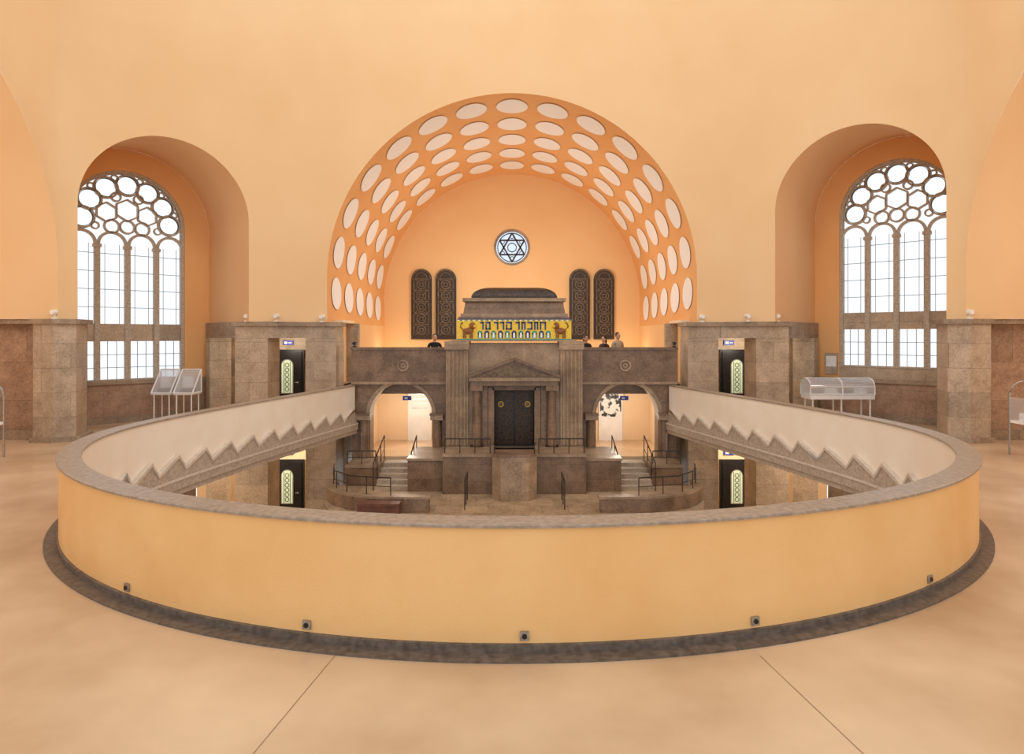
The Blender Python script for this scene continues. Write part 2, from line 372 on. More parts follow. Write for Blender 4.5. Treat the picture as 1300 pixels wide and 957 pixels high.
# ------------------------------------------------------------------ diagonal niches with windows
def make_window(sgn,dz,idx):
    ang=pi/4 if sgn<0 else -pi/4
    C=(sgn*11.95,19.64,0)
    Mx=Matrix.Translation(C)@Matrix.Rotation(ang,4,'Z')
    hw=1.63; zs=EYE+3.47+dz; sill=EYE-1.42+dz; RB=2.39; zsb=EYE+3.38+dz
    b_=B('wall_niche_'+('left' if sgn<0 else 'right'),Mx)
    for s in (-1,1):
        out=[(0,zsb+RB)]+[(s*RB*math.sin(t),zsb+RB*math.cos(t)) for t in [pi/2*i/16 for i in range(1,17)]]
        out+=[(s*RB,1.3),(s*hw,1.3),(s*hw,zs)]+[(s*hw*math.cos(t),zs+hw*math.sin(t)) for t in [pi/2*i/16 for i in range(1,17)]]
        b_.prism(out,0,0.35,'vault','y')
    b_.box(-RB,RB,-0.06,0.35,0,1.18,'granite'); b_.box(-RB,RB,-0.12,0.35,1.18,1.3,'stone')
    if sill>1.3: b_.box(-hw,hw,0,0.35,1.3,sill,'stoneL')
    b_.box(-RB,RB,-0.12,-0.06,0,0.2,'stone')
    b_.done()
    cu=cD if sgn<0 else UT-cD
    Ru=RD; zsp=arches[2][2] if sgn<0 else arches[3][2]
    A=[wallp(u,min(zz,8.0))[:2]+(zz,) for u,zz in archcurve_u(cu,Ru,zsp,ZC,48)]
    Bl=[]
    for u,zz in archcurve_u(0,RB,zsb,ZC,48):
        v=Mx@Vector((u,0,zz)); Bl.append(tuple(v))
    loft('ceiling_niche_'+('left' if sgn<0 else 'right'),A,Bl,'reveal').done(fix=False)
    q=B('wall_niche_return_'+('left' if sgn<0 else 'right'))
    c2=Bl[-1 if sgn>0 else 0]; ax=sgn*11.42; ay=16.95
    q.prism([(ax,ay),(c2[0],c2[1]),(c2[0]+sgn*.12,c2[1]),(ax+sgn*.12,ay)],0,ZC,'stoneL'); q.done()
    t=B('window_%d'%idx,Mx); st='frame'; y0,y1=0.1,0.22
    t.ring(0,zs,hw-0.05,0.10,y0-.06,y1,st,40,0,pi)
    for s in (-1,1): t.box(s*hw-(0.1 if s>0 else 0),s*hw+(0.1 if s<0 else 0),y0-.06,y1,sill,zs,st)
    t.box(-hw,hw,y0-.1,y1,sill-0.02,sill+0.05,st)
    zt1=EYE-0.2+dz; zt2=EYE+0.34+dz
    t.box(-hw,hw,y0,y1,zt1,zt2,'stoneL')
    pitch=2*hw/4; lr=pitch/2-0.06; zl=EYE+3.14+dz-lr
    for i in range(1,4):
        x=-hw+i*pitch; t.box(x-0.075,x+0.075,y0-.04,y1,sill,zl,st)
        t.box(x-0.11,x+0.11,y0-.06,y1,zl-.12,zl-.02,st)
    for i in range(4):
        cx=-hw+(i+.5)*pitch
        t.ring(cx,zl,lr+0.02,0.08,y0,y1,st,20,0,pi)
        for zz in [zt2+0.5+k*0.55 for k in range(5)]:
            if zz<zl: t.box(cx-lr,cx+lr,0.15,0.165,zz,zz+0.015,'rail')
        t.box(cx-0.2,cx-0.19,0.15,0.17,zt2,zl,'rail'); t.box(cx+0.19,cx+0.2,0.15,0.17,zt2,zl,'rail')
        t.box(cx-lr-.02,cx-lr+.01,0.12,0.2,sill,zl,'rail'); t.box(cx+lr-.01,cx+lr+.02,0.12,0.2,sill,zl,'rail')
        for zz in (sill+0.4,sill+0.8): t.box(cx-lr,cx+lr,0.15,0.165,zz,zz+0.015,'rail')
        for dx in (-0.12,0.12): t.box(cx+dx-.007,cx+dx+.007,0.15,0.165,sill,zt1,'rail')
    rb=0.33; Rr=hw-0.1-rb
    def circ(x,zz,r,wd=0.055):
        t.ring(x,zz,r,wd,y0,y1,st,28)
    for k in range(7):
        a=math.radians(4+k*172/6); circ(Rr*math.cos(a),zs+Rr*math.sin(a),rb-.01)
        t.ring(Rr*math.cos(a),zs+Rr*math.sin(a),rb-.055,0.015,y0+.03,y1-.03,'rail',28)
    def hexa(x,zz,r,rot=0):
        P=[(x+r*math.cos(rot+pi/3*i),zz+r*math.sin(rot+pi/3*i)) for i in range(6)]
        for i in range(6): t.bar(P[i],P[(i+1)%6],0.05,y0,y1,st)
    hexa(0,zs+0.42,0.34,pi/6)
    for s in (-1,1):
        hexa(s*0.56,zs+0.30,0.30,pi/6); circ(s*0.42,zs-0.12,0.20)
        circ(s*0.31,zs+0.80,0.13,0.045); circ(s*0.86,zs-0.14,0.10,0.04)
        for a in (18.3,47,75.7):
            aa=math.radians(a); circ(s*(hw-.21)*math.cos(aa),zs+(hw-.21)*math.sin(aa),0.09,0.04)
    circ(0,zs-0.10,0.2)
    out=[(hw,sill)]+arcpts(0,zs,hw,0,pi,24)+[(-hw,sill)]
    t.add([(x,0.24,zz) for x,zz in out],[list(range(len(out)))],'wglass')
    t.done()
make_window(-1,0.0,1); make_window(1,0.38,2)

# ------------------------------------------------------------------ corner bays
def signbox(b_,x,y,z,w=0.36,h=0.16):
    b_.box(x-w/2,x+w/2,y-0.05,y,z-h/2,z+h/2,'blue')
    b_.box(x-w*.36,x-w*.05,y-0.056,y-0.05,z-h*.28,z+h*.28,'white'); b_.box(x+w*.05,x+w*.36,y-0.056,y-0.05,z-h*.1,z+h*.1,'white')
def door(name,x,y,z0):
    d=B(name)
    d.box(x-0.58,x+0.58,y-0.06,y,z0,z0+2.18,'black')
    d.box(x-0.5,x+0.5,y-0.1,y-0.05,z0+0.01,z0+2.1,'black')
    out=lambda r,zt,zb_:[(x+r,zb_)]+arcpts(x,zt,r,0,pi,12)+[(x-r,zb_)]
    d.prism(out(0.22,z0+1.62,z0+0.62),y-0.115,y-0.1,'steel','y')
    d.prism(out(0.19,z0+1.62,z0+0.65),y-0.12,y-0.11,'dglass','y')
    for q in range(6): d.ring(x,z0+0.78+q*0.17,0.07,0.02,y-0.128,y-0.12,'rail',12)
    for s in (-1,1): d.box(x+s*0.11-.008,x+s*0.11+.008,y-0.128,y-0.12,z0+0.65,z0+1.75,'rail')
    d.box(x+0.36,x+0.42,y-0.16,y-0.1,z0+1.0,z0+1.04,'steel'); d.tube([(x+0.4,y-0.16,z0+1.02),(x+0.3,y-0.16,z0+1.02)],0.012,'steel')
    d.done()
k=1
for sgn in (-1,1):
    f=lambda q:[(-sgn*x,y) for x,y in q]
    nm='left' if sgn<0 else 'right'
    for lev,(zb_,zt) in enumerate(((0,2.595),(-3.9,-0.41))):
        pE=B('pier_niche'); pE.prism(f([(-8.45,19.22),(-7.45,19.22),(-7.45,20.2),(-8.45,20.2)]),zb_,zt,'stoneL')
        pE.prism(f([(-8.5,19.17),(-7.4,19.17),(-7.4,20.25),(-8.5,20.25)]),zb_,zb_+0.12,'stone'); pE.done()
        pF=B('pier_arch'); pF.prism(f([(-6.5,19.86),(-5.55,19.86),(-5.55,20.8),(-6.5,20.8)]),zb_,zt,'stoneL')
        pF.prism(f([(-6.55,19.81),(-5.5,19.81),(-5.5,20.82),(-6.55,20.82)]),zb_,zb_+0.12,'stone'); pF.done()
        pB=B('pier_bay'); pB.prism(f([(-10.2,21.0),(-9.95,20.75),(-9.45,21.2),(-9.7,21.5)]),zb_,zt,'stoneL'); pB.done()
    L=B('lintel_bay')
    L.prism(f([(-8.45,19.24),(-7.45,19.24),(-6.5,19.88),(-5.57,19.88),(-5.57,20.8),(-8.45,20.18)]),2.60,2.97,'stoneL')
    L.prism(f([(-8.52,19.14),(-7.4,19.12),(-6.5,19.78),(-5.48,19.78),(-5.48,20.84),(-8.52,20.3)]),2.97,ZC-.001,'stone')
    L.prism(f([(-8.4,19.3),(-10.3,21.2),(-9.9,21.7),(-8.0,20.2)]),2.60,ZC-.002,'stone')
    L.done()
    W=B('wall_bay_'+nm)
    xs=sorted((sgn*11.2,sgn*5.45))
    W.box(xs[0],xs[1],22.4,22.6,0.0,3.1,'stoneL'); W.box(xs[0],xs[1],22.4,22.6,-3.9,-0.4,'hallwall')
    W.prism(f([(-8.2,20.1),(-10.25,21.5),(-10.25,22.4),(-5.6,22.4),(-5.6,20.85)]),3.102,3.2,'hallwall')
    W.prism(f([(-10.3,21.4),(-10.1,21.4),(-10.1,22.4),(-10.3,22.4)]),0,3.1,'stoneL')
    W.box(*sorted((sgn*5.45,sgn*5.6)),20.85,22.4,-3.9,ZF,'stoneL'); W.box(*sorted((sgn*5.9,sgn*6.05)),20.85,22.4,ZF,3.1,'stoneL')
    W.done()
    door('door_%d'%k,sgn*7.95,22.395,0.0); door('door_%d'%(k+1),sgn*7.95,22.395,-3.9); k+=2
    for z0 in (0,-3.9):
        e=B('exit_sign'); signbox(e,sgn*7.95-0.0 if sgn<0 else 7.7,22.395,z0+2.42); e.done()
    lamp('bay_fill',(sgn*8.0,21.2,2.4),50); lamp('hall_bay_fill',(sgn*8.0,21.2,-0.8),80)  # added point lights filling the upper and lower bay, no fittings behind them

# ------------------------------------------------------------------ parapet ring and gallery floor
ctrl=[(5.25,20.1),(5.6,18.6),(5.95,17.0),(6.32,15.3),(6.62,13.7),(6.84,12.3),(6.9,11.2)]
R_=[]
def cr(p0,p1,p2,p3,t):
    return tuple(0.5*((2*p1[i])+(-p0[i]+p2[i])*t+(2*p0[i]-5*p1[i]+4*p2[i]-p3[i])*t*t+(-p0[i]+3*p1[i]-3*p2[i]+p3[i])*t**3) for i in (0,1))
ext=[(4.9,21.8)]+ctrl+[(6.86,10.2)]
for i in range(1,len(ext)-2):
    for t in range(6): R_.append(cr(ext[i-1],ext[i],ext[i+1],ext[i+2],t/6))
for i in range(0,41):
    a=pi/2*i/40; R_.append((6.9*math.cos(a),11.2-5.9*math.sin(a)))
def wid(p,s):
    if s<0: return (-p[0],p[1])
    k_=max(0,min(1,(18-p[1])/6)); return (p[0]*(1+0.03*k_),p[1])
curve=[wid(p,1) for p in R_]+[wid(p,-1) for p in R_[-2::-1]]
def resample(P,n):
    c_=[0]
    for a,b_ in zip(P,P[1:]): c_.append(c_[-1]+math.dist(a,b_))
    out=[];j=0
    for i in range(n+1):
        s=c_[-1]*i/n
        while j<len(P)-2 and c_[j+1]<s: j+=1
        t=(s-c_[j])/(c_[j+1]-c_[j]); out.append((P[j][0]+(P[j+1][0]-P[j][0])*t,P[j][1]+(P[j+1][1]-P[j][1])*t))
    return out,c_[-1]
curve,CL=resample(curve,240)
NC=len(curve)
nrm=[]
for i in range(NC):
    a=curve[max(i-1,0)]; b_=curve[min(i+1,NC-1)]; dx,dy=b_[0]-a[0],b_[1]-a[1]; L_=math.hypot(dx,dy)
    n_=(dy/L_,-dx/L_)
    if n_[0]*curve[i][0]+n_[1]*(curve[i][1]-13)<0: n_=(-n_[0],-n_[1])
    nrm.append(n_)
def off(i,d): return (curve[i][0]+nrm[i][0]*d,curve[i][1]+nrm[i][1]*d)
def offs(s,d):
    t=s/CL*(NC-1); i=min(int(t),NC-2); f_=t-i; a=off(i,d); b_=off(i+1,d); return (a[0]+(b_[0]-a[0])*f_,a[1]+(b_[1]-a[1])*f_)
par=B('parapet_ring')
def sweep(prof,mats):
    n=len(prof)
    for k_ in range(n):
        (d0,z0),(d1,z1)=prof[k_],prof[(k_+1)%n]
        vs=[]
        for i in range(NC):
            a=off(i,d0); b_=off(i,d1); vs+=[(a[0],a[1],z0),(b_[0],b_[1],z1)]
        fs=[(2*i,2*i+1,2*i+3,2*i+2) for i in range(NC-1)]
        par.add(vs,fs,mats[k_] if isinstance(mats,list) else mats,True)
    for i in (0,NC-1):
        par.add([off(i,d)+(z_,) for d,z_ in prof],[list(range(n))],mats if isinstance(mats,str) else mats[0])
sweep([(-0.03,0.0),(-0.03,1.07),(-0.26,1.07),(-0.26,0.0)],['parapet','parapet','parin','parin'])
sweep([(0.0,1.07),(0.0,1.093),(-0.008,1.1),(-0.272,1.1),(-0.28,1.093),(-0.28,1.07)],'capst')
sweep([(0.13,0.0),(0.13,0.02),(-0.005,0.025),(-0.005,0.085),(-0.03,0.092),(-0.03,0.0)],'basest')
sweep([(-0.25,0.06),(-0.33,0.06),(-0.33,-0.1),(-0.37,-0.12),(-0.37,-0.3),(-0.33,-0.32),(-0.33,-0.42),(-0.25,-0.42)],'teeth')
sweep([(-0.34,-0.09),(-0.385,-0.09),(-0.385,-0.13),(-0.34,-0.13)],'teethL')
nt_=int(CL/0.84)
for k_ in range(nt_):
    s0=k_*CL/nt_; s1=(k_+1)*CL/nt_
    left=(k_+0.5)>nt_/2
    sp=s0+(s1-s0)*(0.74 if left else 0.26)
    for da,db,hh,mt in ((-0.26,-0.32,0.30,'teeth'),(-0.255,-0.35,0.38,'teethL')):
        if mt=='teeth':
            P3=[]
            for d in (da,db):
                for s,z_ in ((s0,0.05),(sp,hh),(s1,0.05)):
                    p=offs(min(s,CL-1e-6),d); P3.append((p[0],p[1],z_))
            par.add(P3,[(0,1,2),(3,4,5),(0,1,4,3),(1,2,5,4)],mt)
        else:
            # moulding following the two slopes
            for (sa,za),(sb,zb2) in (((s0,0.06),(sp,0.33)),((sp,0.33),(s1,0.06))):
                P3=[]
                for d in (da,db):
                    for s,z_ in ((sa,za-0.035),(sb,zb2-0.035),(sb,zb2+0.03),(sa,za+0.03)):
                        p=offs(min(s,CL-1e-6),d); P3.append((p[0],p[1],z_))
                par.add(P3,[(0,1,2,3),(4,5,6,7),(0,1,5,4),(1,2,6,5),(2,3,7,6),(3,0,4,7)],mt)
par.done()
for px,py in ((158,748),(383,792),(677,809),(968,791),(1184,751)):
    best=min(range(NC),key=lambda i: abs(math.atan2(curve[i][0],curve[i][1])-math.atan2(px-650,800))+ (0 if curve[i][1]<10.5 else 9))
    p=off(best,-0.025); n_=nrm[best]; ang=math.atan2(n_[1],n_[0])
    s=B('floor_socket',Matrix.Translation((p[0],p[1],0.16))@Matrix.Rotation(ang,4,'Z'))
    s.box(0,0.02,-0.038,0.038,-0.038,0.038,'steel'); s.cyl((0.02,0,0),0.022,0.008,'black','x',14); s.done()

g=B('floor')
iv=[off(i,-0.25) for i in range(NC)]
mid=NC//2
for part,s in ((iv[:mid+1],1),(iv[mid:],-1)):
    if s>0: pg=[(part[-1][0],-4),]+part[::-1]+[(5.3,20.2),(5.3,22.4),(18,22.4),(18,-4)]
    else: pg=[(part[0][0],-4)]+part+[(-5.3,20.2),(-5.3,22.4),(-18,22.4),(-18,-4)]
    g.add([(x,y,0.0) for x,y in pg],[list(range(len(pg)))],'floor')
    g.add([(x,y,-0.4) for x,y in pg],[list(range(len(pg)))],'hallwall')
g.done()
j=B('trim_floor_joints')
for px,s in ((425,-1),(965,1)):
    x0=(px-650)/800*5.3; x1=x0+s*0.9
    j.add([(x0-.004,5.3,0.002),(x0+.004,5.3,0.002),(x1+.004,-1,0.002),(x1-.004,-1,0.002)],[(0,1,2,3)],'joint')
j.done()

# ------------------------------------------------------------------ lower hall
h=B('floor_lower_hall'); h.box(-13,13,5,22.4,-4.1,-3.9,'tile'); h.done()
for sgn in (-1,1):
    h=B('wall_lower_'+('left' if sgn<0 else 'right')); xs=sorted((sgn*13,sgn*13.2)); h.box(xs[0],xs[1],5,22.4,-3.9,-0.42,'hallwall'); h.done()
    for (x,y) in ((8.2,15.2),(8.3,11.0)):
        p=B('pier_lower_hall'); p.cbox(sgn*x-0.4,sgn*x+0.4,y-0.4,y+0.4,-3.9,-0.42,'stoneL',0.04); p.box(sgn*x-.46,sgn*x+.46,y-.46,y+.46,-3.9,-3.75,'stone'); p.done()
    lamp('hall_fill',(sgn*10.2,17.5,-1.0),160,(1,0.9,0.76))  # fill light put in to brighten the lower hall, stands for no fitting

# ------------------------------------------------------------------ ark structure
cx0=0.07
a=B('torah_ark_screen',Matrix.Translation((cx0,0,0)))
YW=20.2
for s in (-1,1):
    X=lambda v:s*v
    c_=3.62; r=1.0; zs=0.13
    out=[(X(2.1),-3.9),(X(2.1),1.2),(X(5.2),1.2),(X(5.2),-3.9),(X(c_+r),-3.9),(X(c_+r),zs)]
    out+=[(X(c_)+ (r*math.cos(t))*s,zs+r*math.sin(t)) for t in [pi*i/20 for i in range(1,20)]]+[(X(c_-r),zs),(X(c_-r),-3.9)]
    a.prism(out,YW,YW+0.55,'dark','y')
    xs=sorted((X(2.1),X(5.2)))
    a.box(xs[0],xs[1],YW-0.06,YW+0.3,1.2,2.22,'dark'); a.box(xs[0]-.03,xs[1]+.03,YW-0.1,YW+0.34,2.22,2.3,'dark')
    a.box(xs[0],xs[1],YW+0.3,YW+0.65,0.9,1.2,'dark')
    a.box(xs[0],xs[1],YW-0.1,YW,1.12,1.2,'ark')
    a.ring(X(3.55),1.72,0.16,0.05,YW-0.1,YW-0.05,'ark',20); a.ring(X(3.55),1.72,0.06,0.04,YW-0.09,YW-0.05,'ark',12)
    a.ring(X(c_),zs,r+0.06,0.12,YW-0.05,YW+0.02,'ark',24,0,pi)
    for xc in (c_-r-0.16,c_+r+0.16):
        a.cyl((X(xc),YW-0.06,-1.3),0.15,1.3,'dark','z',18,0.135)
        a.box(X(xc)-0.2,X(xc)+0.2,YW-0.26,YW+0.02,0.0,0.14,'ark'); a.box(X(xc)-0.22,X(xc)+0.22,YW-0.28,YW+0.02,0.14,0.2,'dark')
        a.box(X(xc)-0.2,X(xc)+0.2,YW-0.26,YW+0.1,-1.42,-1.3,'dark')
    xr=sorted((X(2.3),X(5.2)))
    a.box(xr[0],xr[1],YW+0.55,24.0,-1.5,-1.3,'floor'); a.box(xr[0],xr[1],24.0,24.2,-1.3,1.0,'hallwall')
    for xx in xr: a.box(xx-.05,xx+.05,YW+0.55,24.0,-1.3,0.74,'hallwall')
YC=19.4
for s in (-1,1):
    xs=sorted((s*1.42,s*2.1))
    a.box(xs[0],xs[1],YC,20.75,-1.8,2.5,'ark')
    for q in range(5):
        x=s*(1.52+q*0.12); a.cyl((x,YC,-0.7),0.045,2.9,'ark','z',10)
    a.box(xs[0]-.04,xs[1]+.04,YC-.09,YC,2.25,2.5,'ark'); a.box(xs[0]-.04,xs[1]+.04,YC-.09,YC,-0.95,-0.72,'ark')
a.box(-1.42,1.42,YC+0.15,20.75,1.25,2.44,'ark')
for s in (-1,1):
    xs=sorted((s*0.66,s*1.42)); a.box(xs[0],xs[1],YC+0.1,20.4,-1.8,1.25,'ark')
    xs=sorted((s*0.62,s*0.80)); a.box(xs[0],xs[1],YC-0.02,YC+0.3,-0.8,1.08,'dark')
    a.cyl((s*1.15,YC-0.1,-0.72),0.14,1.75,'dark','z',20,0.12)
    a.box(s*1.15-.19,s*1.15+.19,YC-.3,YC+.12,1.0,1.16,'dark'); a.box(s*1.15-.2,s*1.15+.2,YC-.3,YC+.12,-0.84,-0.7,'dark')
    a.cyl((s*0.42,19.82,0.52),0.08,0.04,'relief','y',18,0.04); a.ring(s*0.42,0.52,0.08,0.02,19.8,19.83,'gold',18)
    xs=sorted((s*0.82,s*0.98)); a.box(xs[0],xs[1],YC+0.0,YC+0.12,-0.8,1.16,'dark')
a.box(-0.66,0.66,YC-0.02,YC+0.3,1.0,1.16,'dark')
a.box(-1.32,1.32,YC-0.32,YC+0.16,1.16,1.3,'dark'); a.box(-1.38,1.38,YC-0.38,YC+0.16,1.3,1.4,'ark')
a.prism([(-1.38,1.4),(1.38,1.4),(1.15,1.52),(0,1.92),(-1.15,1.52)],YC-0.34,YC+0.16,'dark','y')
a.prism([(-1.1,1.45),(1.1,1.45),(0,1.82)],YC-0.36,YC-0.33,'relief','y')
for s in (-1,1): a.bar((s*1.43,1.42),(0,1.96),0.07,YC-0.42,YC+0.16,'dark')
a.box(-0.64,0.64,19.9,19.96,-0.8,1.05,'black')
for s in (-1,1):
    xs=sorted((s*0.02,s*0.6)); a.box(xs[0],xs[1],19.86,19.9,-0.75,1.02,'bronze')
    for q in range(3): a.box(xs[0]+.08,xs[1]-.08,19.845,19.86,-0.65+q*0.56,-0.2+q*0.56,'bronze')
a.box(-0.8,0.8,YC-0.3,19.9,-1.0,-0.8,'ark')
a.done()
ch=B('mosaic_ark_chest',Matrix.Translation((cx0,0,0)))
y0=19.42
ch.box(-1.9,1.9,y0-.05,21.2,2.501,2.55,'ark')
ch.box(-1.76,1.76,y0,21.1,2.55,3.2,'gold')
ch.box(-1.72,1.72,y0+.02,21.05,3.2,3.26,'dark'); ch.box(-1.66,1.66,y0+.06,21.0,3.26,3.36,'ark')
ch.frustum(-1.58,1.58,y0+.1,20.95,3.36,-1.5,1.5,y0+.2,20.9,3.82,'dark'); ch.box(-1.6,1.6,y0+.08,20.97,3.74,3.84,'ark')
N=8
for k_ in range(N):
    t0,t1=k_/N,(k_+1)/N
    fx=lambda t: 1.34-0.75*t*t*1.0; fz=lambda t: 3.84+0.36*math.sin(t*pi/2); fy=lambda t: 0.62-0.5*t*t
    yc=20.2
    ch.frustum(-fx(t0),fx(t0),yc-fy(t0),yc+fy(t0),fz(t0),-fx(t1),fx(t1),yc-fy(t1),yc+fy(t1),fz(t1),'bronze',True)
ch.box(-1.76,1.76,y0-.015,y0,2.55,2.58,'teal'); ch.box(-1.76,1.76,y0-.015,y0,3.17,3.2,'navy')
for i in range(44):
    ch.box(-1.74+i*.08,-1.70+i*.08,y0-.018,y0,3.125,3.165,'teal' if i%2 else 'oval')
random.seed(11)
x=-1.1
def glyph(x,z,wd,hg,kind,mat):
    t=0.045; y1=y0; y_=y0-.02
    if kind in (0,1,2,3): ch.box(x,x+wd,y_,y1,z+hg-t,z+hg,mat)
    if kind in (0,1,4): ch.box(x+wd-t,x+wd,y_,y1,z,z+hg,mat)
    if kind in (0,3): ch.box(x,x+t,y_,y1,z,z+hg*(.7 if kind==3 else 1),mat)
    if kind in (2,): ch.box(x+wd-t,x+wd,y_,y1,z,z+hg,mat); ch.box(x,x+wd,y_,y1,z,z+t,mat)
    if kind==3: ch.box(x,x+wd,y_,y1,z,z+t,mat); ch.box(x+wd-t,x+wd,y_,y1,z,z+hg,mat)
    if kind==4: ch.box(x+wd*.3,x+wd,y_,y1,z+hg-t,z+hg,mat)
while x<1.0:
    wd=random.choice((0.13,0.16,0.19)); glyph(x,2.86,wd,0.24,random.randint(0,4),'navy'); x+=wd+0.05
for i in range(11):
    xx=-1.13+i*0.21
    # lower register: small arched arks, alternating teal / white on blue
    ch.box(xx,xx+0.15,y0-.012,y0,2.6,2.76,'navy' if i%2 else 'teal'); ch.cyl((xx+0.075,y0-.012,2.76),0.075,0.012,'navy' if i%2 else 'teal','y',12)
    ch.box(xx+.045,xx+0.105,y0-.02,y0-.01,2.61,2.76,'oval')
for s in (-1,1):
    X=lambda v:s*v; yl=y0-.02
    ch.sphere((X(1.42),yl,2.82),0.17,0.05,0.1,'lion'); ch.sphere((X(1.29),yl,2.98),0.1,0.06,0.11,'lion'); ch.sphere((X(1.22),yl-.02,2.96),0.05,0.04,0.05,'gold')
    for dx in (1.3,1.36,1.5,1.56): ch.box(X(dx)-.022,X(dx)+.022,yl-.03,y0,2.6,2.8,'lion')
    ch.tube([(X(1.57),yl,2.86),(X(1.66),yl,2.95),(X(1.64),yl,3.04),(X(1.58),yl,3.08)],0.018,'lion')
ch.done()
for s,mt in ((-1,'white'),(1,'poster')):
    p=B('exhibition_panel'); x=cx0+s*3.62+0.05; xs=(x-0.45,x+0.45)
    p.box(xs[0],xs[1],23.9,23.98,-1.3,0.75,'white'); p.box(xs[0]+.05,xs[1]-.05,23.88,23.9,-0.4,0.6,'poster' if s>0 else 'oval')
    if s<0:
        for q in range(4): p.box(xs[0]+.15,xs[1]-.15,23.87,23.88,0.45-q*.18,0.48-q*.18,'steel')
    p.done()
    e=B('exit_sign'); e.box(x-.14,x+.14,21.0,21.04,0.52,0.66,'blue'); e.box(x-.08,x+.02,20.99,21.0,0.56,0.62,'white'); e.tube([(x,21.02,0.66),(x,21.02,0.75)],0.01,'steel'); e.done()
    lamp('passage_lamp',(cx0+s*3.7,22.2,0.2),65,(1,0.9,0.78))

# ------------------------------------------------------------------ bimah / stage
st=B('bimah_platform',Matrix.Translation((cx0,0,0)))
ZP=-1.85
fp=[(-5.1,20.15)]+[(-5.3+(1-math.cos(t))*1.8,18.2-math.sin(t)*2.7) for t in [pi/2*i/10 for i in range(11)]]
fp+=[(-x,y) for x,y in fp[::-1]]
st.prism(fp,-3.9,ZP,'tile')
for s in (-1,1):
    inner=[];outer=[]
    for i in range(11):
        t=pi/2*i/10; x=-5.3+(1-math.cos(t))*2.1; y=18.0-math.sin(t)*1.9
        outer.append((x,y)); inner.append((x+0.28*math.cos(t),y+0.28*math.sin(t)))
    pg=[(s*-1*x,y) for x,y in outer+[(-2.2,16.1),(-2.2,16.38)]+inner[::-1]]
    st.prism(pg,ZP,-1.5,'dark'); 
    pg=[(s*-1*x,y) for x,y in outer+[(-2.15,16.08),(-2.15,16.42)]+inner[::-1]]
    st.prism(pg,-1.5,-1.44,'ark')
    for q in range(5):
        xs=sorted((s*3.1,s*4.1)); st.box(xs[0],xs[1],18.5+q*0.3,20.19,ZP+q*0.11,ZP+(q+1)*0.11,'stoneL')
    xs=sorted((s*4.1,s*5.1)); st.box(xs[0],xs[1],19.0,20.1,ZP,-1.3,'dark'); st.box(xs[0],xs[1],18.96,20.1,-1.3,-1.22,'ark')
    xs=sorted((s*2.05,s*3.1)); st.box(xs[0],xs[1],18.3,20.2,ZP,-0.95,'dark'); st.box(xs[0]-.03,xs[1]+.03,18.26,20.2,-0.95,-0.88,'ark')
    xs=sorted((s*0.62,s*2.05)); st.box(xs[0],xs[1],18.0,YC+.1,ZP,-0.78,'dark'); st.box(xs[0],xs[1]+.0,17.95,YC+.1,-0.78,-0.7,'ark')
st.box(-0.62,0.62,18.0,YC+.1,ZP,-0.8,'ark')
amb=lambda k_:[(-0.62*k_,18.05),(-0.62*k_,17.5),(-0.38*k_,17.22),(0.38*k_,17.22),(0.62*k_,17.5),(0.62*k_,18.05)]
st.prism(amb(1.0),ZP,-0.66,'ark'); st.prism(amb(1.06),-0.66,-0.58,'dark')
for x in (-0.55,0.55): st.tube([(x,17.4,-0.6),(x,17.4,-0.4)],0.015,'rail')
st.tube([(-0.6,18.0,-0.38),(-0.55,17.4,-0.38),(0.55,17.4,-0.38),(0.6,18.0,-0.38)],0.018,'rail')
st.done()
rl=B('metal_railing',Matrix.Translation((cx0,0,0)))
def railing(pts,hh,nb):
    top=[(x,y,z+hh) for x,y,z in pts]; rl.tube(top,0.02,'rail'); rl.tube([(x,y,z+hh*.5) for x,y,z in pts],0.01,'rail')
    for i in range(nb+1):
        t=i/nb*(len(pts)-1); k_=min(int(t),len(pts)-2); f_=t-k_
        p=[pts[k_][q]+(pts[k_+1][q]-pts[k_][q])*f_ for q in range(3)]
        rl.tube([p,(p[0],p[1],p[2]+hh)],0.014,'rail')
for s in (-1,1):
    railing([(s*0.7,18.1,-0.7),(s*2.0,18.1,-0.7)],0.42,3)
    railing([(s*3.1,18.4,ZP),(s*3.1,20.0,-1.3)],0.8,3)
    railing([(s*4.12,18.4,ZP),(s*4.12,20.0,-1.3)],0.8,3)
    railing([(s*5.15,18.0,-1.44),(s*4.95,17.2,-1.44),(s*4.3,16.5,-1.44),(s*3.2,16.25,-1.44)],0.45,5)
    railing([(s*4.2,19.1,-1.22),(s*5.05,19.1,-1.22)],0.4,2)
    railing([(s*1.3,16.4,ZP),(s*1.3,17.4,ZP)],0.75,2)
rl.done()
bn=B('wooden_bench')
bn.box(-3.85,-2.8,15.6,15.95,ZP+0.30,ZP+0.36,'wood'); bn.box(-3.8,-2.85,15.64,15.68,ZP+0.12,ZP+0.30,'wood')
for x in (-3.8,-2.85):
    bn.box(x-.04,x+.04,15.62,15.93,ZP,ZP+0.30,'wood')
bn.done()

